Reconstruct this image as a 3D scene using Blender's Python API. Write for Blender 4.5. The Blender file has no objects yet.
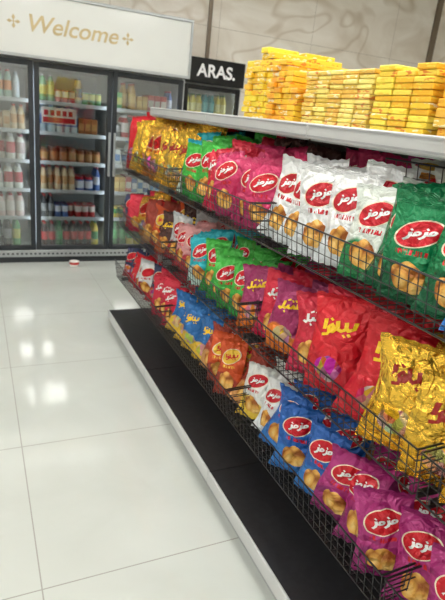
import bpy, math, random
import numpy as np
from mathutils import Vector, Matrix, noise

random.seed(7)
S = bpy.context.scene

def lin(c):
    return tuple(((x/255)/12.92 if x/255 <= .04045 else ((x/255+.055)/1.055)**2.4) for x in c)

# ------------------------------------------------------------------ mesh builder
class MB:
    def __init__(s):
        s.v=[]; s.f=[]; s.m=[]; s.uv=[]; s.sm=[]; s.st=[]; s.styles=[]
    def style(s, ca, cb=None, cl=None, par=(0,0,0,0)):
        cb=cb or ca; cl=cl or ca
        s.styles.append((tuple(ca)+(1,), tuple(cb)+(1,), tuple(cl)+(1,), tuple(par)))
        return len(s.styles)-1
    def add(s, verts, faces, m=0, uv=None, smooth=False, st=0):
        o=len(s.v)
        s.v.extend(verts)
        s.uv.extend(uv if uv else [(0,0)]*len(verts))
        for f in faces:
            s.f.append(tuple(i+o for i in f)); s.m.append(m); s.sm.append(smooth); s.st.append(st)
    def box(s, x0,x1,y0,y1,z0,z1, m=0, st=0, bev=0.0, rot=0.0, uvz=False):
        if x0>x1:x0,x1=x1,x0
        if y0>y1:y0,y1=y1,y0
        if z0>z1:z0,z1=z1,z0
        b=min(bev,(x1-x0)*.45,(y1-y0)*.45,(z1-z0)*.45)
        cx,cy=(x0+x1)/2,(y0+y1)/2; cr,sr=math.cos(rot),math.sin(rot)
        def rt(vs):
            if not rot: return vs
            return [(cx+(x-cx)*cr-(y-cy)*sr,cy+(x-cx)*sr+(y-cy)*cr,z) for x,y,z in vs]
        if b<=0:
            vs=[(x,y,z) for z in (z0,z1) for y in (y0,y1) for x in (x0,x1)]
            s.add(rt(vs),[(0,2,3,1),(4,5,7,6),(0,1,5,4),(2,6,7,3),(0,4,6,2),(1,3,7,5)],m,st=st)
            return
        vs=[];idx={};uv=[]
        for iz,z in enumerate((z0,z1)):
            for iy,y in enumerate((y0,y1)):
                for ix,x in enumerate((x0,x1)):
                    sx=1 if ix==0 else -1; sy=1 if iy==0 else -1; sz=1 if iz==0 else -1
                    for k,(dx,dy,dz) in enumerate(((0,1,1),(1,0,1),(1,1,0))):
                        idx[(ix,iy,iz,k)]=len(vs)
                        vs.append((x+sx*b*dx,y+sy*b*dy,z+sz*b*dz))
                        uv.append((iy,.15+.7*iz) if uvz else (0,0))
        F=[]
        I=lambda a,b_,c,k: idx[(a,b_,c,k)]
        F.append((I(0,0,0,0),I(0,0,1,0),I(0,1,1,0),I(0,1,0,0)))
        F.append((I(1,0,0,0),I(1,1,0,0),I(1,1,1,0),I(1,0,1,0)))
        F.append((I(0,0,0,1),I(1,0,0,1),I(1,0,1,1),I(0,0,1,1)))
        F.append((I(0,1,0,1),I(0,1,1,1),I(1,1,1,1),I(1,1,0,1)))
        F.append((I(0,0,0,2),I(0,1,0,2),I(1,1,0,2),I(1,0,0,2)))
        F.append((I(0,0,1,2),I(1,0,1,2),I(1,1,1,2),I(0,1,1,2)))
        for a in (0,1):
            for c in (0,1):
                F.append((I(a,c,0,0),I(a,c,1,0),I(a,c,1,1),I(a,c,0,1)))
                F.append((I(a,0,c,0),I(a,1,c,0),I(a,1,c,2),I(a,0,c,2)))
                F.append((I(0,a,c,1),I(1,a,c,1),I(1,a,c,2),I(0,a,c,2)))
        for a in (0,1):
            for c in (0,1):
                for d in (0,1):
                    F.append((I(a,c,d,0),I(a,c,d,1),I(a,c,d,2)))
        s.add(rt(vs),F,m,uv,st=st)
    def wire(s,p,q,r=.002,m=0,n=5,st=0):
        p=Vector(p);q=Vector(q);d=(q-p)
        if d.length<1e-6:return
        d.normalize()
        a=d.orthogonal().normalized();b=d.cross(a)
        vs=[]
        for c in (p,q):
            for i in range(n):
                t=2*math.pi*i/n
                vs.append(tuple(c+a*r*math.cos(t)+b*r*math.sin(t)))
        F=[(i,(i+1)%n,n+(i+1)%n,n+i) for i in range(n)]
        F.append(tuple(range(n-1,-1,-1)));F.append(tuple(range(n,2*n)))
        s.add(vs,F,m,smooth=False,st=st)
    def lathe(s,c,prof,bands,n=10,m=0,sx=1,sy=1):
        for k in range(len(prof)-1):
            (r0,z0),(r1,z1)=prof[k],prof[k+1]
            vs=[]
            for (r,z) in ((r0,z0),(r1,z1)):
                for i in range(n):
                    t=2*math.pi*i/n
                    vs.append((c[0]+r*sx*math.cos(t),c[1]+r*sy*math.sin(t),c[2]+z))
            s.add(vs,[(i,(i+1)%n,n+(i+1)%n,n+i) for i in range(n)],m,smooth=True,st=bands[k])
    def build(s,name,mats,parent=None,loc=None):
        me=bpy.data.meshes.new(name)
        me.from_pydata(s.v,[],s.f)
        for mt in mats: me.materials.append(mt)
        me.polygons.foreach_set('material_index',s.m)
        me.polygons.foreach_set('use_smooth',s.sm)
        li=np.zeros(len(me.loops),dtype=np.int32); me.loops.foreach_get('vertex_index',li)
        uv=me.uv_layers.new(name='UVMap')
        uva=np.array(s.uv,dtype=np.float32)[li]
        uv.data.foreach_set('uv',uva.ravel())
        if s.styles:
            lt=np.array([len(f) for f in s.f]); fs=np.repeat(np.array(s.st),lt)
            for k,nm in enumerate(('ca','cb','cl','par')):
                tab=np.array([t[k] for t in s.styles],dtype=np.float32)
                at=me.attributes.new(nm,'FLOAT_COLOR','CORNER')
                at.data.foreach_set('color',tab[fs].ravel())
        me.update()
        ob=bpy.data.objects.new(name,me); S.collection.objects.link(ob)
        if parent: ob.parent=parent
        return ob

# ------------------------------------------------------------------ materials
def newmat(name):
    m=bpy.data.materials.new(name); m.use_nodes=True
    nt=m.node_tree; return m,nt,nt.nodes['Principled BSDF'],nt.nodes,nt.links
def simple(name,col,rough=.5,metal=0,var=.06,scale=8,bump=0,spec=.5):
    m,nt,p,N,L=newmat(name)
    c=lin(col)
    tc=N.new('ShaderNodeTexCoord'); no=N.new('ShaderNodeTexNoise'); no.inputs['Scale'].default_value=scale
    L.new(tc.outputs['Object'],no.inputs['Vector'])
    r=N.new('ShaderNodeValToRGB')
    r.color_ramp.elements[0].position=.3; r.color_ramp.elements[1].position=.7
    r.color_ramp.elements[0].color=tuple(x*(1-var) for x in c)+(1,)
    r.color_ramp.elements[1].color=tuple(min(1,x*(1+var)) for x in c)+(1,)
    L.new(no.outputs['Fac'],r.inputs['Fac']); L.new(r.outputs['Color'],p.inputs['Base Color'])
    p.inputs['Roughness'].default_value=rough; p.inputs['Metallic'].default_value=metal
    p.inputs['Specular IOR Level'].default_value=spec
    if bump:
        b=N.new('ShaderNodeBump'); b.inputs['Strength'].default_value=bump; b.inputs['Distance'].default_value=.002
        L.new(no.outputs['Fac'],b.inputs['Height']); L.new(b.outputs['Normal'],p.inputs['Normal'])
    return m
def emis(name,col,st):
    m,nt,p,N,L=newmat(name)
    p.inputs['Base Color'].default_value=lin(col)+(1,)
    p.inputs['Emission Color'].default_value=lin(col)+(1,); p.inputs['Emission Strength'].default_value=st
    return m
def mth(N,L,op,a,b=None,c=None):
    n=N.new('ShaderNodeMath'); n.operation=op
    for i,x in enumerate((a,b,c)):
        if x is None: continue
        if isinstance(x,(int,float)): n.inputs[i].default_value=x
        else: L.new(x,n.inputs[i])
    return n.outputs[0]
def mixc(N,L,f,a,b):
    n=N.new('ShaderNodeMix'); n.data_type='RGBA'
    if isinstance(f,(int,float)): n.inputs[0].default_value=f
    else: L.new(f,n.inputs[0])
    for i,x in ((6,a),(7,b)):
        if isinstance(x,tuple): n.inputs[i].default_value=x
        else: L.new(x,n.inputs[i])
    return n.outputs[2]

# printed snack foil
def foil():
    m,nt,p,N,L=newmat('printed_snack_foil')
    A={}
    for k in ('ca','cb','cl','par'):
        a=N.new('ShaderNodeAttribute'); a.attribute_name=k; A[k]=a.outputs['Color']
        if k=='par': rnd=a.outputs['Alpha']
    sp=N.new('ShaderNodeSeparateColor'); L.new(A['par'],sp.inputs[0])
    chips,logo,metal=sp.outputs[0],sp.outputs[1],sp.outputs[2]
    uv=N.new('ShaderNodeUVMap'); su=N.new('ShaderNodeSeparateXYZ'); L.new(uv.outputs[0],su.inputs[0])
    u,v=su.outputs[0],su.outputs[1]
    off=N.new('ShaderNodeCombineXYZ'); L.new(mth(N,L,'MULTIPLY',rnd,7.0),off.inputs[2])
    va=N.new('ShaderNodeVectorMath'); va.operation='ADD'; L.new(uv.outputs[0],va.inputs[0]); L.new(off.outputs[0],va.inputs[1])
    no=N.new('ShaderNodeTexNoise'); no.inputs['Scale'].default_value=3.0; L.new(va.outputs[0],no.inputs['Vector'])
    w=mth(N,L,'SINE',mth(N,L,'MULTIPLY',u,5.0))
    bd=mth(N,L,'ADD',mth(N,L,'MULTIPLY',w,.07),mth(N,L,'MULTIPLY',no.outputs['Fac'],.12))
    bd=mth(N,L,'ADD',bd,.27)
    mr=N.new('ShaderNodeMapRange'); mr.interpolation_type='SMOOTHSTEP'
    L.new(mth(N,L,'SUBTRACT',v,bd),mr.inputs[0]); mr.inputs[1].default_value=-.02; mr.inputs[2].default_value=.03
    col=mixc(N,L,mr.outputs[0],A['cb'],A['ca'])
    # product picture: crisps
    vo=N.new('ShaderNodeTexVoronoi'); vo.inputs['Scale'].default_value=5.0; L.new(uv.outputs[0],vo.inputs['Vector'])
    cr=N.new('ShaderNodeValToRGB'); e=cr.color_ramp.elements
    e[0].position=.0; e[0].color=lin((250,212,130))+(1,); e[1].position=.75; e[1].color=lin((160,90,34))+(1,)
    x=cr.color_ramp.elements.new(.45); x.color=lin((232,172,78))+(1,)
    L.new(vo.outputs['Distance'],cr.inputs['Fac'])
    du=mth(N,L,'DIVIDE',mth(N,L,'SUBTRACT',u,.48),.36); dv=mth(N,L,'DIVIDE',mth(N,L,'SUBTRACT',v,.27),.16)
    el0=mth(N,L,'ADD',mth(N,L,'MULTIPLY',du,du),mth(N,L,'MULTIPLY',dv,dv))
    el=mth(N,L,'ADD',el0,mth(N,L,'MULTIPLY',vo.outputs['Distance'],.7))
    msk=mth(N,L,'MULTIPLY',mth(N,L,'LESS_THAN',el,1.15),chips)
    col=mixc(N,L,msk,col,cr.outputs['Color'])
    # cartoon artwork on puffed snacks
    v3=N.new('ShaderNodeTexVoronoi'); v3.inputs['Scale'].default_value=7.0; L.new(va.outputs[0],v3.inputs['Vector'])
    hs=N.new('ShaderNodeHueSaturation'); hs.inputs['Saturation'].default_value=1.3; hs.inputs['Value'].default_value=.8
    L.new(v3.outputs['Color'],hs.inputs['Color'])
    art=mixc(N,L,.55,hs.outputs[0],A['cb'])
    elc=mth(N,L,'ADD',el0,mth(N,L,'MULTIPLY',no.outputs['Fac'],1.2))
    mk=mth(N,L,'MULTIPLY',mth(N,L,'LESS_THAN',elc,1.15),mth(N,L,'SUBTRACT',1.0,chips))
    mk=mth(N,L,'MULTIPLY',mk,mth(N,L,'GREATER_THAN',rnd,.01))
    col=mixc(N,L,mk,col,art)
    # lettering band under the logo
    br=N.new('ShaderNodeTexNoise'); br.inputs['Scale'].default_value=1.0
    mp=N.new('ShaderNodeMapping'); mp.inputs['Scale'].default_value=(34,9,1); L.new(va.outputs[0],mp.inputs[0]); L.new(mp.outputs[0],br.inputs['Vector'])
    tb=mth(N,L,'GREATER_THAN',br.outputs['Fac'],.5)
    b1=mth(N,L,'COMPARE',v,.515,.026); b2=mth(N,L,'COMPARE',u,.48,.25)
    tb=mth(N,L,'MULTIPLY',mth(N,L,'MULTIPLY',tb,b1),mth(N,L,'MULTIPLY',b2,logo))
    col=mixc(N,L,tb,col,A['cl'])
    # logo oval
    a=mth(N,L,'SUBTRACT',u,.48); b=mth(N,L,'SUBTRACT',v,.70)
    b=mth(N,L,'SUBTRACT',b,mth(N,L,'MULTIPLY',a,.12))
    du=mth(N,L,'DIVIDE',a,.34); dv=mth(N,L,'DIVIDE',b,.13)
    el=mth(N,L,'ADD',mth(N,L,'MULTIPLY',du,du),mth(N,L,'MULTIPLY',dv,dv))
    ring=mth(N,L,'MULTIPLY',mth(N,L,'LESS_THAN',el,1.15),logo)
    col=mixc(N,L,ring,col,lin((240,225,200))+(1,))
    ins=mth(N,L,'MULTIPLY',mth(N,L,'LESS_THAN',el,.98),logo)
    col=mixc(N,L,ins,col,A['cl'])
    L.new(col,p.inputs['Base Color'])
    L.new(metal,p.inputs['Metallic'])
    p.inputs['Roughness'].default_value=.25
    tc=N.new('ShaderNodeTexCoord')
    n2=N.new('ShaderNodeTexNoise'); n2.inputs['Scale'].default_value=24; n2.inputs['Detail'].default_value=3; n2.inputs['Distortion'].default_value=1.6
    L.new(tc.outputs['Object'],n2.inputs['Vector'])
    v4=N.new('ShaderNodeTexVoronoi'); v4.feature='DISTANCE_TO_EDGE'; v4.inputs['Scale'].default_value=17
    L.new(tc.outputs['Object'],v4.inputs['Vector'])
    crs=mth(N,L,'MINIMUM',mth(N,L,'MULTIPLY',v4.outputs['Distance'],2.0),.4)
    wv=N.new('ShaderNodeTexWave'); wv.bands_direction='Y'; wv.inputs['Scale'].default_value=22
    L.new(uv.outputs[0],wv.inputs['Vector'])
    seal=mth(N,L,'GREATER_THAN',mth(N,L,'ABSOLUTE',mth(N,L,'SUBTRACT',v,.5)),.455)
    hh=mth(N,L,'ADD',n2.outputs['Fac'],mth(N,L,'MULTIPLY',mth(N,L,'MULTIPLY',seal,wv.outputs['Fac']),.25))
    hh=mth(N,L,'ADD',hh,crs)
    bm=N.new('ShaderNodeBump'); bm.inputs['Strength'].default_value=.9; bm.inputs['Distance'].default_value=.015
    L.new(hh,bm.inputs['Height']); L.new(bm.outputs['Normal'],p.inputs['Normal'])
    return m
FOIL=foil()

def attrmat(name,rough,coat=0):
    m,nt,p,N,L=newmat(name)
    a=N.new('ShaderNodeAttribute'); a.attribute_name='ca'
    L.new(a.outputs['Color'],p.inputs['Base Color']); p.inputs['Roughness'].default_value=rough
    p.inputs['Coat Weight'].default_value=coat
    return m
PLASTIC=attrmat('coloured_plastic',.22,.3)
def cartonmat():
    m,nt,p,N,L=newmat('printed_carton')
    a=N.new('ShaderNodeAttribute'); a.attribute_name='ca'; b=N.new('ShaderNodeAttribute'); b.attribute_name='cb'
    tc=N.new('ShaderNodeTexCoord'); s=N.new('ShaderNodeMapping'); s.inputs['Scale'].default_value=(34,34,110); L.new(tc.outputs['Object'],s.inputs[0])
    n=N.new('ShaderNodeTexNoise'); n.inputs['Scale'].default_value=1; L.new(s.outputs[0],n.inputs['Vector'])
    f=mth(N,L,'MULTIPLY',mth(N,L,'GREATER_THAN',n.outputs['Fac'],.58),.85)
    L.new(mixc(N,L,f,a.outputs['Color'],b.outputs['Color']),p.inputs['Base Color']); p.inputs['Roughness'].default_value=.3
    return m
CARTON=cartonmat()

def glass():
    m=bpy.data.materials.new('door_glass'); m.use_nodes=True
    N=m.node_tree.nodes; L=m.node_tree.links; N.clear()
    o=N.new('ShaderNodeOutputMaterial'); mx=N.new('ShaderNodeMixShader')
    t=N.new('ShaderNodeBsdfTransparent'); t.inputs[0].default_value=(.94,.97,.96,1)
    g=N.new('ShaderNodeBsdfGlossy'); g.inputs['Roughness'].default_value=.03
    fr=N.new('ShaderNodeFresnel'); fr.inputs[0].default_value=1.55
    ma=mth(N,L,'MULTIPLY_ADD',fr.outputs[0],1.5,.06)
    L.new(ma,mx.inputs[0]); L.new(t.outputs[0],mx.inputs[1]); L.new(g.outputs[0],mx.inputs[2]); L.new(mx.outputs[0],o.inputs[0])
    return m
GLASS=glass()

def tile():
    m,nt,p,N,L=newmat('polished_porcelain_tile')
    tc=N.new('ShaderNodeTexCoord'); s=N.new('ShaderNodeSeparateXYZ'); L.new(tc.outputs['Object'],s.inputs[0])
    gx=mth(N,L,'PINGPONG',mth(N,L,'SUBTRACT',s.outputs[0],.13),.4)
    gy=mth(N,L,'PINGPONG',mth(N,L,'SUBTRACT',s.outputs[1],1.36),.4)
    g=mth(N,L,'LESS_THAN',mth(N,L,'MINIMUM',gx,gy),.0024)
    n=N.new('ShaderNodeTexNoise'); n.inputs['Scale'].default_value=2.2; n.inputs['Detail'].default_value=4; n.inputs['Distortion'].default_value=.8
    L.new(tc.outputs['Object'],n.inputs['Vector'])
    r=N.new('ShaderNodeValToRGB'); r.color_ramp.elements[0].position=.3; r.color_ramp.elements[1].position=.7
    r.color_ramp.elements[0].color=lin((198,203,197))+(1,); r.color_ramp.elements[1].color=lin((207,212,207))+(1,)
    L.new(n.outputs['Fac'],r.inputs['Fac'])
    L.new(mixc(N,L,g,r.outputs['Color'],lin((152,152,146))+(1,)),p.inputs['Base Color'])
    L.new(mth(N,L,'MULTIPLY_ADD',g,.5,.07),p.inputs['Roughness'])
    p.inputs['IOR'].default_value=1.6
    p.inputs['Specular IOR Level'].default_value=.65
    return m
def marble(name='marble_wall_panel'):
    m,nt,p,N,L=newmat(name)
    tc=N.new('ShaderNodeTexCoord')
    mp=N.new('ShaderNodeMapping'); mp.inputs['Rotation'].default_value=(.3,.7,.4); mp.inputs['Scale'].default_value=(1,1,1.6)
    L.new(tc.outputs['Object'],mp.inputs[0])
    n=N.new('ShaderNodeTexNoise'); n.inputs['Scale'].default_value=1.3; n.inputs['Detail'].default_value=6; n.inputs['Distortion'].default_value=1.5
    L.new(mp.outputs[0],n.inputs['Vector'])
    r=N.new('ShaderNodeValToRGB'); r.color_ramp.elements[0].position=.32; r.color_ramp.elements[1].position=.68
    r.color_ramp.elements[0].color=lin((224,214,199))+(1,); r.color_ramp.elements[1].color=lin((247,242,233))+(1,)
    L.new(n.outputs['Fac'],r.inputs['Fac'])
    n2=N.new('ShaderNodeTexNoise'); n2.inputs['Scale'].default_value=.7; n2.inputs['Detail'].default_value=2; n2.inputs['Distortion'].default_value=.7
    L.new(mp.outputs[0],n2.inputs['Vector'])
    vein=mth(N,L,'ABSOLUTE',mth(N,L,'SUBTRACT',n2.outputs['Fac'],.5))
    mr=N.new('ShaderNodeMapRange'); L.new(vein,mr.inputs[0]); mr.inputs[1].default_value=0; mr.inputs[2].default_value=.02; mr.inputs[3].default_value=.4; mr.inputs[4].default_value=0
    c=mixc(N,L,mr.outputs[0],r.outputs['Color'],lin((180,158,126))+(1,))
    s=N.new('ShaderNodeSeparateXYZ'); L.new(tc.outputs['Object'],s.inputs[0])
    gx=mth(N,L,'PINGPONG',mth(N,L,'ADD',s.outputs[0],s.outputs[1]),.6); gz=mth(N,L,'PINGPONG',s.outputs[2],.6)
    g=mth(N,L,'LESS_THAN',mth(N,L,'MINIMUM',gx,gz),.002)
    c=mixc(N,L,g,c,lin((180,170,156))+(1,))
    L.new(c,p.inputs['Base Color']); p.inputs['Roughness'].default_value=.22
    return m
WHITEMETAL=simple('painted_white_metal',(200,202,202),.35,0,.03)
GREYMETAL=simple('grey_enamel_metal',(168,170,172),.4,.2,.04)
BLACKSHELF=simple('black_ribbed_shelf',(34,34,37),.5,0,.2,40,.3)
BLACKWIRE=simple('black_coated_wire',(28,28,30),.35,0,.1)
DARKFRAME=simple('dark_grey_door_frame',(50,54,58),.35,.3,.08)
DARKPANEL=simple('dark_back_panel',(84,74,68),.7,0,.15)
SILVER=simple('brushed_silver',(176,180,182),.3,.6,.05)
LINER=simple('cooler_liner',(210,214,212),.5,0,.03)
CEIL=simple('ceiling_paint',(238,236,230),.8,0,.02)
SIGNW=simple('glossy_white_acrylic',(214,216,212),.12,0,.02,3)
GOLD=simple('gold_lettering',(190,172,130),.4,.1,.1)
BLACKGL=simple('black_acrylic',(18,19,22),.2,0,.1)
TXTW=simple('white_lettering',(230,230,230),.5,0,.02)
TUBE=emis('led_tube',(230,240,255),8.0)
PANEL=emis('led_panel',(254,252,248),20.5)

# ------------------------------------------------------------------ room
X0,X1,Y0,Y1,ZC=-2.6,6.4,-3.2,5.9,3.3
mb=MB(); mb.box(X0,X1,Y0,Y1,-.1,0); mb.build('floor',[tile()])
mb=MB(); mb.box(X0,X1,Y0,Y1,ZC,ZC+.1); mb.build('ceiling',[CEIL])
MAR=marble()
mb=MB(); mb.box(X0-.1,X1+.1,Y1,Y1+.1,-.1,ZC+.1); mb.build('wall_back',[MAR])
mb=MB(); mb.box(X0-.1,X1+.1,Y0-.1,Y0,-.1,ZC+.1); mb.build('wall_front',[CEIL])
mb=MB(); mb.box(X0-.1,X0,Y0,Y1,-.1,ZC+.1); mb.build('wall_left',[CEIL])
mb=MB(); mb.box(X1,X1+.1,Y0,Y1,-.1,ZC+.1); mb.build('wall_right',[MAR])
TR=simple('bronze_trim',(124,110,94),.4,.3,.1)
mb=MB(); mb.box(2.36,2.40,Y1-.02,Y1,0,ZC); mb.build('trim_1',[TR])
mb=MB(); mb.box(5.50,5.58,Y1-.03,Y1,0,ZC); mb.build('trim_2',[TR])
mb=MB(); mb.box(2.41,5.5,Y1-.015,Y1,0,.1); mb.build('baseboard_back',[TR])
for i,px in enumerate((-1.3,.95,3.2)):
    for j,py in enumerate((-1.8,.1,1.9,3.55)):
        mb=MB()
        mb.box(px-.3,px+.3,py-.3,py+.3,ZC-.012,ZC-.002,1)
        for a in ((px-.32,px-.3,py-.32,py+.32),(px+.3,px+.32,py-.32,py+.32),(px-.3,px+.3,py-.32,py-.3),(px-.3,px+.3,py+.3,py+.32)):
            mb.box(*a,ZC-.02,ZC,0)
        mb.build('ceiling_light_panel',[WHITEMETAL,PANEL])

# ------------------------------------------------------------------ gondola
mods=[-.24-.93,-.24,.69,1.62,2.55,3.5]
FX=.82; BX=1.42
mb=MB()
for a,b in zip(mods[:-1],mods[1:]):
    mb.box(FX,BX,a+.001,b-.001,.075,.112,1,bev=.003)
    mb.box(FX-.010,FX,a+.002,b-.002,.06,.118,0,bev=.003)
    mb.box(FX+.02,FX+.035,a,b,0,.075,2)
    mb.box(1.06,1.80,a+.002,b-.002,1.485,1.503,0,bev=.003)
    mb.box(1.05,1.062,a+.002,b-.002,1.455,1.507,0,bev=.003)
    mb.box(1.046,1.050,a+.006,b-.006,1.462,1.468,2); mb.box(1.046,1.050,a+.006,b-.006,1.496,1.501,2)
    mb.box(1.062,1.068,a+.01,b-.01,1.45,1.47,2)
    mb.box(1.80,1.812,a+.002,b-.002,1.455,1.507,0,bev=.003)
    mb.box(BX+.01,BX+.03,a+.02,b-.02,.11,1.47,3)
for y in mods:
    mb.box(BX-.02,BX+.05,y-.018,y+.018,0,1.484,4,bev=.003)
    mb.box(FX+.02,BX,y-.008,y+.008,.0,.074,2)
    vs=[(1.09,y-.003,1.484),(BX-.02,y-.003,1.484),(BX-.02,y-.003,1.38),(1.09,y+.003,1.484),(BX-.02,y+.003,1.484),(BX-.02,y+.003,1.38)]
    mb.add(vs,[(0,1,2),(3,5,4),(0,3,4,1),(1,4,5,2),(2,5,3,0)],4)
gond=mb.build('shelving_gondola',[WHITEMETAL,BLACKSHELF,GREYMETAL,DARKPANEL,DARKFRAME])

tiers=[(.885,1.10),(.88,.725),(.87,.365)]
def basket(xf,z,a,b,hf=.125,depth=None):
    mb=MB(); xb=BX-.03 if depth is None else xf+depth
    y0,y1=a+.006,b-.006
    lean=.02
    n=int((y1-y0)/.029)
    for i in range(n+1):
        y=y0+(y1-y0)*i/n
        mb.wire((xf-lean,y,z+hf),(xf,y,z),.0014)
        mb.wire((xf,y,z),(xb,y,z),.0015)
        mb.wire((xb,y,z),(xb,y,z+hf+.02),.0014)
    for k in range(5):
        t=k/4
        r=.0028 if k in(0,4) else .0014
        mb.wire((xf-lean*t-.002,y0,z+hf*t),(xf-lean*t-.002,y1,z+hf*t),r)
    for k in range(1,5):
        x=xf+(xb-xf)*k/4
        mb.wire((x,y0,z-.002),(x,y1,z-.002),.0026)
    mb.wire((xb,y0,z+hf+.02),(xb,y1,z+hf+.02),.003)
    for y in (y0,y1):
        for k in range(5):
            t=k/4
            mb.wire((xf-lean*t,y,z+hf*t),(xb,y,z+(hf+.02)*t),.0018 if k<4 else .003)
        for k in range(1,8):
            x=xf+(xb-xf)*k/8
            mb.wire((x,y,z),(x,y,z+hf+.01),.0016)
    for y in (y0+.012,y1-.012):
        mb.box(xf+.03,BX-.01,y-.003,y+.003,z-.03,z-.006)
    return mb.build('wire_basket',[BLACKWIRE],gond)
for (xf,z) in tiers:
    for a,b in zip(mods[:-1],mods[1:]):
        basket(xf,z,a,b)

# ------------------------------------------------------------------ bags
RED=lin((200,20,38)); WH=lin((238,240,240)); YE=lin((250,205,40)); NV=lin((60,30,110)); BR=lin((150,30,20))
ST={
 'red':     (lin((208,28,42)),lin((196,20,40)),lin((120,30,110)),(.0,0,.15),YE,1,(.36,.12)),
 'redpink': (lin((214,40,66)),lin((190,30,70)),RED,(1,0,.15),WH,3,(.33,.11)),
 'gold':    (lin((236,190,70)),lin((222,170,48)),lin((170,30,24)),(0,0,.85),BR,1,(.34,.13)),
 'dgold':   (lin((216,162,58)),lin((176,106,36)),lin((170,24,24)),(0,1,.75),YE,3,(.27,.08)),
 'cyan':    (lin((40,176,190)),lin((200,225,220)),RED,(1,1,.2),WH,0,(.27,.08)),
 'green':   (lin((70,182,70)),lin((34,138,54)),RED,(1,1,.2),WH,0,(.27,.08)),
 'dgreen':  (lin((20,128,78)),lin((18,96,60)),RED,(1,1,.2),WH,0,(.27,.08)),
 'whitegreen':(lin((228,236,228)),lin((30,128,72)),RED,(1,1,.1),WH,0,(.27,.08)),
 'whiteyel':(lin((234,236,232)),lin((236,200,70)),RED,(1,1,.1),WH,0,(.27,.08)),
 'magenta': (lin((200,48,100)),lin((166,38,92)),RED,(1,1,.15),WH,0,(.27,.08)),
 'purple':  (lin((172,46,120)),lin((140,34,104)),RED,(1,1,.2),WH,0,(.27,.08)),
 'violet':  (lin((160,48,100)),lin((224,120,40)),lin((230,170,40)),(0,0,.2),YE,3,(.33,.12)),
 'white':   (lin((236,239,240)),lin((222,228,232)),lin((190,24,40)),(1,1,.05),WH,0,(.27,.08)),
 'blue':    (lin((38,98,180)),lin((50,120,196)),RED,(1,1,.25),WH,0,(.27,.08)),
 'bluewhite':(lin((226,236,244)),lin((50,120,200)),lin((30,90,180)),(1,0,.1),lin((30,90,190)),2,(.36,.13)),
 'blueyel': (lin((44,112,180)),lin((232,190,60)),YE,(0,0,.25),YE,1,(.33,.12)),
 'navy':    (lin((56,62,96)),lin((170,40,50)),RED,(0,1,.3),WH,1,(.27,.08)),
 'dark':    (lin((80,50,46)),lin((190,100,50)),lin((210,120,40)),(1,0,.3),YE,3,(.3,.11)),
 'rosy':    (lin((214,150,150)),lin((170,50,60)),RED,(1,1,.15),WH,0,(.27,.08)),
 'orange':  (lin((214,84,36)),lin((150,50,34)),lin((236,190,60)),(1,1,.25),RED,1,(.27,.08)),
 'brown':   (lin((160,60,44)),lin((206,150,90)),RED,(1,0,.3),WH,1,(.3,.11)),
 'silver':  (lin((206,208,210)),lin((170,40,60)),RED,(1,1,.5),WH,0,(.27,.08)),
 'yellow':  (lin((240,190,40)),lin((214,70,40)),RED,(0,1,.2),WH,1,(.27,.08)),
}
def word(k):
    out=[]
    if k==0:
        for off in (.0,-.82):
            c=(.72+off,.08)
            loop=[(c[0]+.15*math.cos(t),c[1]+.2*math.sin(t)) for t in [ -math.pi/2-i*2*math.pi/8 for i in range(9)]]
            out.append((loop+[(.55+off,-.16),(.40+off,-.12),(.34+off,.3)],.085))
            out.append(([(.34+off,.3),(.36+off,-.1),(.26+off,-.42),(.06+off,-.6)],.105))
            out.append(([(.30+off,.55),(.40+off,.62)],.11))
    elif k==1:
        out.append(([(.9,.3),(.85,-.2),(.6,-.35),(.45,-.1),(.42,.35)],.1))
        out.append(([(.45,-.2),(.25,-.35),(.05,-.15),(.0,.5)],.1))
        out.append(([(.02,-.1),(-.15,-.4),(-.35,-.3),(-.4,.05),(-.25,.25),(-.15,.0),(-.4,-.55),(-.7,-.6)],.095))
        out.append(([(-.6,.7),(-.62,-.15)],.11)); out.append(([(.6,-.75),(.72,-.68)],.11)); out.append(([(.4,-.78),(.48,-.72)],.11)); out.append(([(-.35,.6),(-.25,.68)],.1))
    elif k==2:
        out.append(([(-.9,-.4),(-.7,.6),(-.5,-.4)],.1)); out.append(([(-.82,-.05),(-.58,-.02)],.07))
        out.append(([(-.1,.3),(-.3,.35),(-.38,.1),(-.12,-.1),(-.18,-.4),(-.42,-.35)],.085))
        out.append(([(.08,.65),(.06,-.4)],.09)); out.append(([(.08,0),(.24,.2),(.36,.05),(.36,-.4)],.085))
        out.append(([(.6,.25),(.58,-.4)],.09)); out.append(([(.6,.52),(.62,.6)],.1))
    else:
        out.append(([(.85,.0),(.7,.25),(.5,.15),(.5,-.2),(.75,-.3),(.3,-.28),(.2,.05),(.1,-.28),(-.15,-.25),(-.2,.1)],.10))
        out.append(([(-.2,-.1),(-.4,-.3),(-.6,-.1),(-.55,.55)],.11))
        out.append(([(-.55,-.1),(-.75,-.35),(-.95,-.1)],.10))
        out.append(([(.05,.5),(.15,.56)],.11)); out.append(([(.28,.5),(.38,.56)],.11)); out.append(([(-.4,-.72),(-.3,-.66)],.11))
        out.append(([(-.1,.72),(-.35,.62)],.07))
    return out
WORDS=[word(0),word(1),word(2),word(3)]

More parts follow.
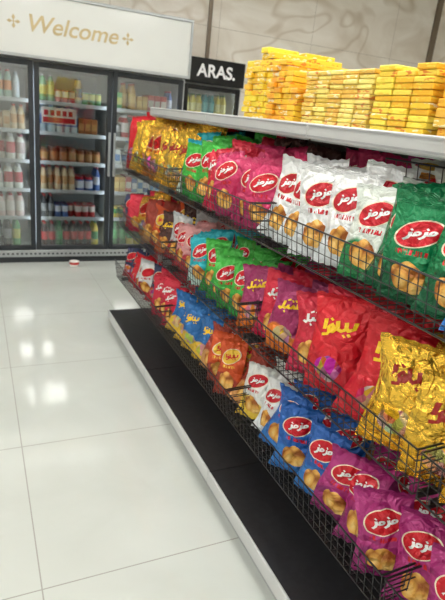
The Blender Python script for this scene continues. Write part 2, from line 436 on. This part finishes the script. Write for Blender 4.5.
def bag(mb,cx,cy,z0,w,h,t,yaw,tilt,style,seed,roll=0,script=True,nu=11,nv=15,sag=.0):
    ca,cb,cl,par,sc,wk,(ku,kv)=ST[style]
    rnd=random.Random(seed)
    j=1+rnd.uniform(-.12,.06)
    s1=mb.style(tuple(min(1,c*j) for c in ca),cb,cl,tuple(par)+(.1+.9*rnd.random(),))
    n=Vector((-math.cos(yaw),-math.sin(yaw),0)); up0=Vector((0,0,1)); R=(-n).cross(up0)
    up=up0*math.cos(tilt)-n*math.sin(tilt); n2=n*math.cos(tilt)+up0*math.sin(tilt)
    up_=up*math.cos(roll)+R*math.sin(roll); R_=R*math.cos(roll)-up*math.sin(roll)
    O=Vector((cx,cy,z0))
    sx=rnd.uniform(0,50); ph=rnd.uniform(0,6); bend=rnd.uniform(-.025,.025)+sag; fl=rnd.uniform(.8,1.7)
    flop=rnd.uniform(-.025,.035); crush=1.7 if par[2]>.6 else 1.3
    def P(u,v,side):
        vv=min(max((v-.05)/.9,0),1)
        prof=(math.sin(math.pi*vv)**.55 if 0<vv<1 else 0)*(1.18-.4*vv)
        uu=max(0,math.sin(math.pi*u))**.6
        th=t*.5*prof*uu
        x=(u-.5)*w*(1-.10*math.sin(math.pi*vv)**.6)+.006*math.sin(v*7+ph)
        y=v*h
        top=max(0,1-abs(v-.93)/.25); bot=max(0,1-abs(v-.07)/.2)
        wr=(math.sin(u*23+ph)+.6*math.sin(u*41+ph*2))*.0045*fl*(top+bot)
        nz=noise.noise(Vector((u*3.2+sx,v*3.8,side*3.1)))*.012*uu*prof*crush
        nn=noise.noise(Vector((u*6+sx,v*5.5,side*9.7))); nz+=(.35-abs(nn))*.014*uu*prof*crush
        z=side*(th+nz)+wr*(.6 if side>0 else .3)+bend*math.sin(math.pi*v)*2*(u-.5)+flop*max(0,v-.8)*5*(1 if v>.8 else 0)
        return (x,y,z)
    def W(p):
        return tuple(O+R_*p[0]+up_*p[1]+n2*p[2])
    grids=[]
    for side in (1,-1):
        vs=[];uv=[]
        for jv in range(nv+1):
            v=jv/nv
            if jv==1: v=.045
            elif jv==nv-1: v=.955
            for iu in range(nu+1):
                u=iu/nu
                p=P(u,v,side)
                if v in(0,1): p=(p[0],p[1]+(.002 if iu%2 else -.002),P(u,v,1)[2])
                if u in(0,1): p=(p[0],p[1],P(u,v,1)[2])
                vs.append(W(p)); uv.append((u if side>0 else 1-u,v))
        F=[]
        for jv in range(nv):
            for iu in range(nu):
                a=jv*(nu+1)+iu
                q=(a,a+1,a+nu+2,a+nu+1)
                F.append(q if side>0 else q[::-1])
        mb.add(vs,F,0,uv,True,s1)
        grids.append(vs)
    if script:
        g=grids[0]
        vlist=[jv/nv for jv in range(nv+1)]; vlist[1]=.045; vlist[-2]=.955
        def samp(u,v):
            fu=min(max(u,0),.9999)*nu; iu=int(fu); fu-=iu
            jv=0
            while jv<nv-1 and v>vlist[jv+1]: jv+=1
            fv=(v-vlist[jv])/(vlist[jv+1]-vlist[jv])
            q=[Vector(g[(jv+b)*(nu+1)+iu+a]) for b in(0,1) for a in(0,1)]
            return (q[0]*(1-fu)+q[1]*fu)*(1-fv)+(q[2]*(1-fu)+q[3]*fu)*fv + n2*.0016
        s2=mb.style(sc,sc,sc,(0,0,0,0))
        for pts,wd in WORDS[wk]:
            rs=[]
            for a,b in zip(pts[:-1],pts[1:]):
                for k in range(2): rs.append((a[0]+(b[0]-a[0])*k/2,a[1]+(b[1]-a[1])*k/2))
            rs.append(pts[-1])
            vs=[]
            for i,pp in enumerate(rs):
                a=rs[max(0,i-1)]; b=rs[min(len(rs)-1,i+1)]
                d=Vector((b[0]-a[0],b[1]-a[1])); d=d.normalized() if d.length else Vector((1,0))
                nn=Vector((-d.y,d.x*1.3))*wd
                for sgn in(1,-1):
                    xx=pp[0]+nn.x*sgn; yy=pp[1]+nn.y*sgn
                    u=.48+xx*ku; v=.70+yy*kv+.12*xx*ku
                    vs.append(tuple(samp(u,v)))
            F=[(2*i,2*i+1,2*i+3,2*i+2) for i in range(len(rs)-1)]
            mb.add(vs,F,0,None,True,s2)

# (start, end, style, width, height)
runs=[
 [(3.60,3.45,'red',.20,.33),(3.45,3.20,'gold',.17,.31),(3.20,2.92,'dgold',.17,.31),(2.92,2.60,'gold',.17,.31),(2.60,2.47,'cyan',.15,.28),(2.47,2.23,'green',.15,.27),
  (2.23,2.02,'redpink',.15,.26),(2.02,1.64,'magenta',.15,.265),(1.64,1.18,'white',.16,.27),(1.18,1.07,'whitegreen',.165,.265),(1.07,.76,'dgreen',.165,.26),
  (.76,.36,'bluewhite',.20,.29),(.36,-.1,'orange',.18,.27),(-.1,-.8,'red',.2,.3)],
 [(3.52,3.38,'navy',.14,.24),(3.38,3.24,'redpink',.145,.25),(3.24,3.10,'dgold',.145,.26),(3.10,2.96,'brown',.14,.25),(2.96,2.84,'orange',.14,.25),(2.84,2.68,'dark',.14,.25),(2.68,2.54,'silver',.14,.25),
  (2.54,2.30,'rosy',.14,.24),(2.30,2.12,'cyan',.14,.24),(2.12,1.72,'green',.14,.24),(1.72,1.60,'violet',.15,.25),(1.60,1.48,'redpink',.15,.25),(1.48,1.36,'violet',.15,.26),
  (1.36,1.20,'redpink',.155,.265),(1.20,.90,'red',.19,.305),(.90,.25,'gold',.19,.285),(.25,-.8,'green',.18,.26)],
 [(3.50,3.3,'navy',.13,.22),(3.3,3.15,'red',.13,.22),(3.15,3.0,'silver',.13,.22),(3.0,2.86,'navy',.13,.23),(2.86,2.5,'redpink',.14,.24),(2.5,2.05,'blueyel',.14,.225),(2.05,1.92,'brown',.14,.24),(1.92,1.74,'orange',.14,.24),
  (1.74,1.64,'brown',.14,.24),(1.64,1.54,'whiteyel',.14,.23),(1.54,1.42,'white',.14,.23),(1.42,1.06,'blue',.155,.23),(1.06,-.2,'purple',.16,.23),(-.2,-.8,'red',.2,.26)],
]
names={'red':'red_puffed_snack_bags','redpink':'crimson_chips_bags','gold':'gold_foil_snack_bags','dgold':'bronze_foil_snack_bags','cyan':'turquoise_chips_bags',
'green':'green_chips_bags','dgreen':'dark_green_chips_bags','whitegreen':'onion_chips_bags','whiteyel':'white_yellow_chips_bags','magenta':'pink_chips_bags','purple':'purple_chips_bags','violet':'violet_snack_bags',
'white':'white_potato_chips_bags','blue':'blue_chips_bags','bluewhite':'light_blue_chips_bags','blueyel':'yellow_blue_snack_bags','navy':'navy_snack_bags','dark':'dark_snack_bags','rosy':'rose_snack_bags','orange':'orange_snack_bags',
'brown':'brown_snack_bags','silver':'silver_chips_bags','yellow':'yellow_snack_bags'}
backmix={'white':['magenta','purple'],'magenta':['magenta','dark'],'gold':['gold','red'],'red':['red','redpink'],'dgreen':['green','whitegreen'],'bluewhite':['gold','bluewhite'],'blue':['blue','white','blue'],'purple':['purple','magenta']}
sd=100
for ti,(xf,z) in enumerate(tiers):
    for (ya,yb,stl,w,h) in runs[ti]:
        mbs={}
        t=.35*w
        L_=ya-yb; cnt=max(1,round(L_/(w*.72)))
        for row in range(3):
            for i in range(cnt):
                sd+=1; r=random.Random(sd)
                s_=stl if row<2 else r.choice(backmix.get(stl,[stl]))
                y=ya-L_*(i+.5)/cnt+r.uniform(-.016,.016)
                yaw=math.radians(28+r.uniform(-12,15)); 
                x=xf+.075+row*.125+r.uniform(-.010,.012)
                zz=z+.006+row*(.012 if ti else .03)
                hh=h*r.uniform(.93,1.06)
                tl=math.radians(r.uniform(3,17)) if row==0 else math.radians(r.uniform(0,12))
                if ti==2 and row==0: tl+=math.radians(6)
                bag(mbs.setdefault(s_,MB()),x,y,zz,w,hh,t*r.uniform(.9,1.15),yaw,tl,s_,sd,roll=math.radians(r.uniform(-12,12)),script=(row<2 and y<3.0))
        for k,mb in mbs.items(): mb.build(names[k],[FOIL])

def pack(mb,cx,cy,z,w,d,h,st,ang=0):
    nu,nv=6,6; c,s_=math.cos(ang),math.sin(ang)
    for side in(1,-1):
        vs=[];uv=[]
        for j in range(nv+1):
            for i in range(nu+1):
                u=i/nu;v=j/nv
                vv=min(max((v-.07)/.86,0),1)
                th=h*.5*min(1,(math.sin(math.pi*vv)*2.2) if 0<vv<1 else 0)*min(1,math.sin(math.pi*u)*3+.0)
                x=(u-.5)*w;y=(v-.5)*d
                vs.append((cx+x*c-y*s_,cy+x*s_+y*c,z+h/2+side*th)); uv.append((u,v))
        F=[]
        for j in range(nv):
            for i in range(nu):
                a=j*(nu+1)+i; q=(a,a+1,a+nu+2,a+nu+1); F.append(q if side>0 else q[::-1])
        mb.add(vs,F,0,uv,True,st)
mb=MB()
for k in range(28):
    y=1.28-k*.045; mb.wire((1.14,y,1.30),(1.385,y,1.30),.0018); mb.wire((1.14,y,1.30),(1.12,y,1.43),.0015)
for x,z,r_ in ((1.14,1.30,.0026),(1.22,1.298,.0026),(1.30,1.298,.0026),(1.38,1.298,.0026),(1.12,1.43,.003),(1.127,1.387,.0015),(1.133,1.343,.0015)): mb.wire((x,.05,z),(x,1.28,z),r_)
mb.build('wire_rack',[BLACKWIRE],gond)
mb=MB(); ys=mb.style(lin((244,200,60)),lin((226,150,44)),RED,(0,1,.1,0)); rs_=mb.style(lin((196,60,90)),lin((230,190,90)),YE,(0,1,.15,0))
r=random.Random(4)
for col in range(8):
    for ly in range(5):
        pack(mb,1.235+r.uniform(-.015,.015),1.20-col*.145+r.uniform(-.01,.01),1.306+ly*.026,.13,.14,.024,ys if (col+ly)%4 else rs_,r.uniform(-.3,.3))
mb.build('small_wafer_packets',[FOIL])

# stacked yellow cartons on the top shelf
def stacks(name,x,ya,yb,pw,H,jit,cA,cB,ph=.022,rows=2,seed=1,step=None):
    mb=MB(); r=random.Random(seed)
    n=max(1,int(round((ya-yb)/pw))); wy=(ya-yb)/n
    sts=[mb.style(lin(cA),lin((226,120,40))),mb.style(lin(cB),lin((252,244,210))),mb.style(lin(tuple(min(255,c*1.05) for c in cA)),lin(cB)),mb.style(lin((cB[0],int(cB[1]*.93),int(cB[2]*.9))),lin(cA))]
    for rw in range(rows):
        for c in range(n):
            y=ya-(c+.5)*wy
            hh=H*(step[c%len(step)] if step else 1)+r.uniform(-.014,.014)
            for k in range(int(hh/ph)):
                dx=r.uniform(-jit,jit); dy=r.uniform(-jit,jit)*.5
                d_=.075
                mb.box(x+rw*.165+dx-d_,x+rw*.165+dx+d_,y-wy*.475+dy,y+wy*.475+dy,1.504+k*ph,1.504+(k+1)*ph-.0012,0,st=r.choice(sts),bev=.003,rot=r.uniform(-1,1)*jit*6)
    return mb.build(name,[CARTON])
stacks('yellow_biscuit_cartons',1.17,2.24,1.99,.0625,.275,.008,(252,220,70),(250,208,54),.023,seed=2,step=[.84,.9,1.05,1])
stacks('orange_biscuit_cartons',1.15,1.98,1.76,.055,.18,.009,(250,200,62),(246,184,50),.02,seed=3,step=[1.3,1.2,1.0,.8])
stacks('yellow_wafer_cartons',1.16,1.735,1.36,.075,.18,.004,(250,226,128),(242,206,92),.0145,seed=5)
stacks('yellow_wafer_cartons',1.16,1.345,1.115,.0766,.185,.004,(252,222,86),(248,206,58),.0165,seed=6)
stacks('orange_wafer_cartons',1.17,1.095,.70,.1,.21,.009,(246,184,56),(242,200,80),.024,seed=8,step=[1,.9,1.1])
stacks('orange_wafer_cartons',1.17,.68,-.2,.125,.16,.008,(242,172,56),(234,192,66),.028,seed=9)

# ------------------------------------------------------------------ refrigerators
PROF={'bottle':[(0,0),(.03,0),(.033,.02),(.031,.07),(.031,.13),(.033,.15),(.022,.19),(.012,.215),(.012,.225),(.014,.225),(.014,.24),(0,.24)],
'can':[(0,0),(.026,0),(.031,.01),(.031,.06),(.031,.09),(.031,.115),(.027,.124),(.027,.126),(.025,.124),(.02,.124),(.01,.124),(0,.124)],
'milk':[(0,0),(.036,0),(.039,.02),(.039,.06),(.039,.12),(.036,.15),(.024,.18),(.016,.19),(.016,.195),(.019,.195),(.019,.215),(0,.215)],
'jar':[(0,0),(.038,0),(.04,.01),(.04,.03),(.04,.08),(.04,.095),(.034,.105),(.034,.108),(.038,.108),(.038,.13),(.036,.132),(0,.132)]}
def stock(name,kinds,cols,xa,xb,yf,z,rows=3,seed=0,sc=1.0):
    mb=MB(); r=random.Random(seed)
    x=xa
    styl=[(mb.style(lin(c[0])),mb.style(lin(c[1])),mb.style(lin(c[2]))) for c in cols]
    while x<xb-.05:
        kind=r.choice(kinds); b,l,cp=r.choice(styl); s_=sc*r.uniform(.88,1.06)
        rep=r.choice((1,2,2,3))
        for q in range(rep):
            if kind=='carton':
                w=.06*s_; hh=.15*s_
                if x+w>xb: x=xb; break
                for rw in range(rows):
                    y=yf+.01+rw*.085
                    mb.box(x+.002,x+w-.002,y,y+.07,z,z+hh,0,b,bev=.003)
                    mb.box(x+.006,x+w-.006,y-.001,y,z+hh*.3,z+hh*.7,0,l)
                x+=w
            else:
                pr=[(a*s_,c*s_) for a,c in PROF[kind]]; rad=max(p[0] for p in pr)
                if x+2*rad>xb: x=xb; break
                bands=[b,b,b,l,l,b,b,b,cp,cp,cp]
                for rw in range(rows):
                    if rw==0 and r.random()<.08: continue
                    mb.lathe((x+rad,yf+rad+rw*rad*2.15,z),pr,bands,n=10)
                x+=2*rad*1.03
    return mb.build(name,[PLASTIC])

def fridge(name,edges,yf,yb,ztop,zb=.13,frame=.042,shelves=(),fm=None):
    mb=MB()
    xa,xb=edges[0],edges[-1]
    t=.04
    mb.box(xa-.02,xa+t*.5,yf+.04,yb,0,ztop,0); mb.box(xb-t*.5,xb+.02,yf+.04,yb,0,ztop,0)
    mb.box(xa,xb,yb-.04,yb,.0,ztop,1)
    mb.box(xa,xb,yf+.04,yb,ztop-.05,ztop,0); mb.box(xa,xb,yf+.05,yb,.02,zb,1)
    mb.box(xa-.02,xb+.02,yf+.0,yf+.05,.06,zb-.005,2,bev=.004)
    mb.box(xa,xb,yf+.03,yf+.05,0,.06,3)
    for k in range(int((xb-xa)/.04)):
        x=xa+.03+k*.04; mb.box(x,x+.02,yf-.003,yf+.0,.085,.10,3)
    for i,(a,b) in enumerate(zip(edges[:-1],edges[1:])):
        a_,b_=a+.003,b-.003; f=frame
        zt=ztop-.012
        mb.box(a_,a_+f,yf,yf+.04,zb,zt,3,bev=.004); mb.box(b_-f,b_,yf,yf+.04,zb,zt,3,bev=.004)
        mb.box(a_+f,b_-f,yf,yf+.04,zb,zb+f,3,bev=.004); mb.box(a_+f,b_-f,yf,yf+.04,zt-f,zt,3,bev=.004)
        mb.box(a_+f,b_-f,yf+.015,yf+.021,zb+f,zt-f,4)
        hx=b_-f*.5 if i%2==0 else a_+f*.5
        mb.box(hx-.01,hx+.01,yf-.035,yf-.02,.85,1.25,2,bev=.004)
        mb.box(hx-.006,hx+.006,yf-.02,yf,.88,.90,2); mb.box(hx-.006,hx+.006,yf-.02,yf,1.20,1.22,2)
        mb.box(a_+.012,a_+.027,yf+.05,yf+.062,zb+.06,zt-.06,5)
        mb.box(b_-.03,b_-.015,yf+.05,yf+.062,zb+.06,zt-.06,5)
        for z in shelves:
            mb.box(a_+.03,b_-.03,yf+.10,yb-.05,z-.012,z-.004,1)
            mb.box(a_+.03,b_-.03,yf+.09,yf+.10,z-.022,z+.012,6,bev=.002)
        if i>0: mb.box(a-.01,a+.01,yf+.06,yb-.05,zb,zt-.04,1)
    return mb.build(name,[WHITEMETAL,LINER,SILVER,fm or DARKFRAME,GLASS,TUBE,WHITEMETAL])
E=[-.88,-.2,.49,1.17,1.85]
SH=(.42,.68,.94,1.20,1.46)
fridge('beverage_refrigerator',E,5.1,5.86,1.79,shelves=SH)
floorz=.132
milk=[((236,234,226),(200,180,176),(150,60,90)),((230,228,218),(190,60,70),(200,200,200)),((226,200,192),(230,220,210),(180,40,60)),((238,236,230),(90,130,180),(60,90,160))]
soda=[((60,18,16),(206,26,34),(200,30,34)),((24,110,50),(50,150,70),(40,140,60)),((214,120,30),(236,150,50),(230,110,40)),((40,24,20),(180,24,30),(170,20,24)),((216,190,60),(60,140,70),(50,120,60))]
mix_=[((196,200,190),(80,130,180),(60,120,190)),((206,160,80),(224,190,110),(200,80,50)),((90,150,90),(190,190,100),(220,220,220)),((186,46,46),(220,206,196),(210,210,210)),((50,50,54),(140,140,140),(200,60,50)),((60,90,150),(210,210,220),(180,40,50))]
water=[((200,214,218),(110,140,190),(60,90,180)),((206,216,218),(210,216,220),(200,210,215)),((170,190,170),(220,140,80),(200,70,50)),((190,206,184),(90,150,80),(60,130,60))]
jars=[((140,86,46),(180,116,66),(110,60,36)),((160,100,56),(190,140,86),(130,80,46)),((110,66,44),(160,96,56),(90,56,40)),((176,120,60),(120,50,36),(200,170,120))]
cream=[((206,184,146),(196,150,100),(180,60,50)),((214,206,190),(180,50,50),(210,205,200)),((170,130,96),(206,180,140),(150,110,80))]
plan={0:[(floorz,['bottle'],soda),(.42,['milk','carton'],milk),(.68,['milk'],milk),(.94,['milk','bottle'],milk),(1.20,['can','carton'],mix_),(1.46,['bottle','carton'],water)],
 1:[(floorz,['bottle','carton'],mix_),(.42,['milk'],milk),(.68,['milk','bottle'],milk),(.94,['milk'],milk),(1.20,['bottle','carton'],cream),(1.46,['bottle'],water)],
 2:[(floorz,['bottle'],soda),(.42,['can','bottle'],mix_),(.68,['jar','bottle'],cream+mix_),(.94,['jar'],jars),(1.20,['carton','bottle'],jars+water),(1.46,['bottle','can'],mix_+water)],
 3:[(floorz,['bottle'],soda),(.42,['can'],soda),(.68,['can','carton'],mix_),(.94,['bottle','carton'],mix_),(1.20,['can','milk'],mix_),(1.46,['bottle','carton'],water+mix_)]}
nm={'bottle':'drink_bottles','milk':'dairy_drink_bottles','can':'drink_cans','jar':'food_jars','carton':'drink_cartons'}
for d,lst in plan.items():
    for k,(z,kinds,cols) in enumerate(lst):
        sc=1.12 if z==floorz else 1.0
        stock(nm[kinds[0]],kinds,cols,E[d]+.06,E[d+1]-.06,5.1+.11,z-(.0 if z==floorz else .003),rows=3,seed=d*10+k+3,sc=sc)
mb=MB(); a=mb.style(lin((186,40,44))); b=mb.style(lin((226,222,212)))
mb.box(.56,.86,5.178,5.181,1.28,1.42,0,b); mb.box(.57,.85,5.175,5.178,1.29,1.335,0,a)
for k in range(5): mb.box(.58+k*.053,.616+k*.053,5.175,5.178,1.35,1.395,0,a)
mb.build('price_card',[PLASTIC])

# sign above the doors
mb=MB()
mb.box(-.9,1.85,5.0,5.14,1.80,2.28,0,bev=.004)
mb.box(-.9,1.865,4.988,5.0,2.262,2.285,1,bev=.003); mb.box(-.9,1.865,4.988,5.0,1.79,1.815,1,bev=.003); mb.box(1.845,1.865,4.988,5.0,1.815,2.262,1,bev=.003)
mb.box(-.9,1.85,5.14,5.5,1.795,2.2,1)
sign=mb.build('welcome_sign',[SIGNW,SILVER])
def text(name,body,loc,size,mat,shear=0,off=0,parent=None,ext=.004,sx=1):
    cu=bpy.data.curves.new(name,'FONT'); cu.body=body; cu.size=size; cu.extrude=ext; cu.shear=shear; cu.offset=off; cu.align_x='CENTER'; cu.align_y='CENTER'
    cu.materials.append(mat)
    ob=bpy.data.objects.new(name,cu); ob.location=loc; ob.rotation_euler=(math.pi/2,0,0); ob.scale=(sx,1,1)
    S.collection.objects.link(ob)
    if parent: ob.parent=parent
    return ob
text('lettering','Welcome',(.80,4.998,2.045),.18,GOLD,.25,.002,sign,.002,1.05)
def ornament(cx,cz,par):
    mb=MB()
    for k in range(4):
        a=k*math.pi/2; L1=.052
        pts=[(.006,0),(.03,.013),(.042,.008),(L1,0)]
        poly=pts+[(r,-w) for r,w in pts[::-1][1:-1]]
        vs=[(cx+r*math.cos(a)-w*math.sin(a),4.996,cz+r*math.sin(a)+w*math.cos(a)) for r,w in poly]
        vs2=[(x,4.9998,z) for x,y,z in vs]; n=len(vs)
        mb.add(vs+vs2,[tuple(range(n)),tuple(range(2*n-1,n-1,-1))]+[(i,(i+1)%n,n+(i+1)%n,n+i) for i in range(n)],0)
    mb.lathe((cx,4.997,cz),[(0,-.010),(.010,0),(0,.010)],[0,0],n=8,sy=.3)
    mb.build('ornament',[GOLD],par)
ornament(.335,2.045,sign); ornament(1.265,2.045,sign)

fridge('drinks_cooler',[1.93,2.55],5.3,5.86,1.78,shelves=(.42,.7,.98,1.22,1.46),fm=BLACKGL)
mb=MB(); mb.box(1.91,2.57,5.28,5.86,1.785,2.02,0,bev=.006); mb.box(1.92,2.56,5.274,5.28,1.80,2.005,0)
hd=mb.build('cooler_header',[BLACKGL]); 
hd.parent=bpy.data.objects['drinks_cooler']
text('header_lettering','ARAS.',(2.25,5.27,1.90),.16,TXTW,0,.004,hd,.002)
cy=[((60,160,170),(120,200,200),(230,230,230)),((60,150,80),(120,190,110),(230,230,230)),((60,120,180),(200,220,230),(230,230,230)),((230,210,90),(240,230,160),(60,120,60))]
for k,z in enumerate((floorz,.42,.70,.98,1.22,1.46)):
    stock('drink_bottles',['bottle' if k!=4 else 'can'],cy,1.99,2.49,5.41,z-(.003 if k else 0),rows=2,seed=70+k)

mb=MB(); a=mb.style(lin((190,60,56))); b=mb.style(lin((235,230,225)))
mb.lathe((.82,4.98,0),[(0,0),(.04,0),(.045,.02),(.048,.045),(.05,.047),(.046,.045),(.04,.01),(0,.01)],[b,b,a,b,b,b,b],n=16)
mb.build('paper_cup',[PLASTIC])

# ------------------------------------------------------------------ camera
Yw=Vector((-251.5,211,-525)).normalized(); Xw=Vector((1147.5,62,-525)); Xw=(Xw-Yw*Xw.dot(Yw)).normalized(); Zw=Xw.cross(Yw)
R=Matrix((Xw,Yw,Zw)).to_4x4()
cam=bpy.data.cameras.new('camera'); co=bpy.data.objects.new('camera',cam); S.collection.objects.link(co)
cam.sensor_fit='VERTICAL'; cam.sensor_height=36; cam.sensor_width=36; cam.lens=525/600*36
co.matrix_world=Matrix.Translation((0,0,1.5))@R
cam.clip_start=.02
cam.dof.use_dof=True; cam.dof.focus_distance=1.5; cam.dof.aperture_fstop=5.6
S.camera=co
w=bpy.data.worlds.new('world'); S.world=w; w.use_nodes=True
w.node_tree.nodes['Background'].inputs[0].default_value=(.8,.85,.9,1); w.node_tree.nodes['Background'].inputs[1].default_value=.3
S.view_settings.view_transform='Standard'
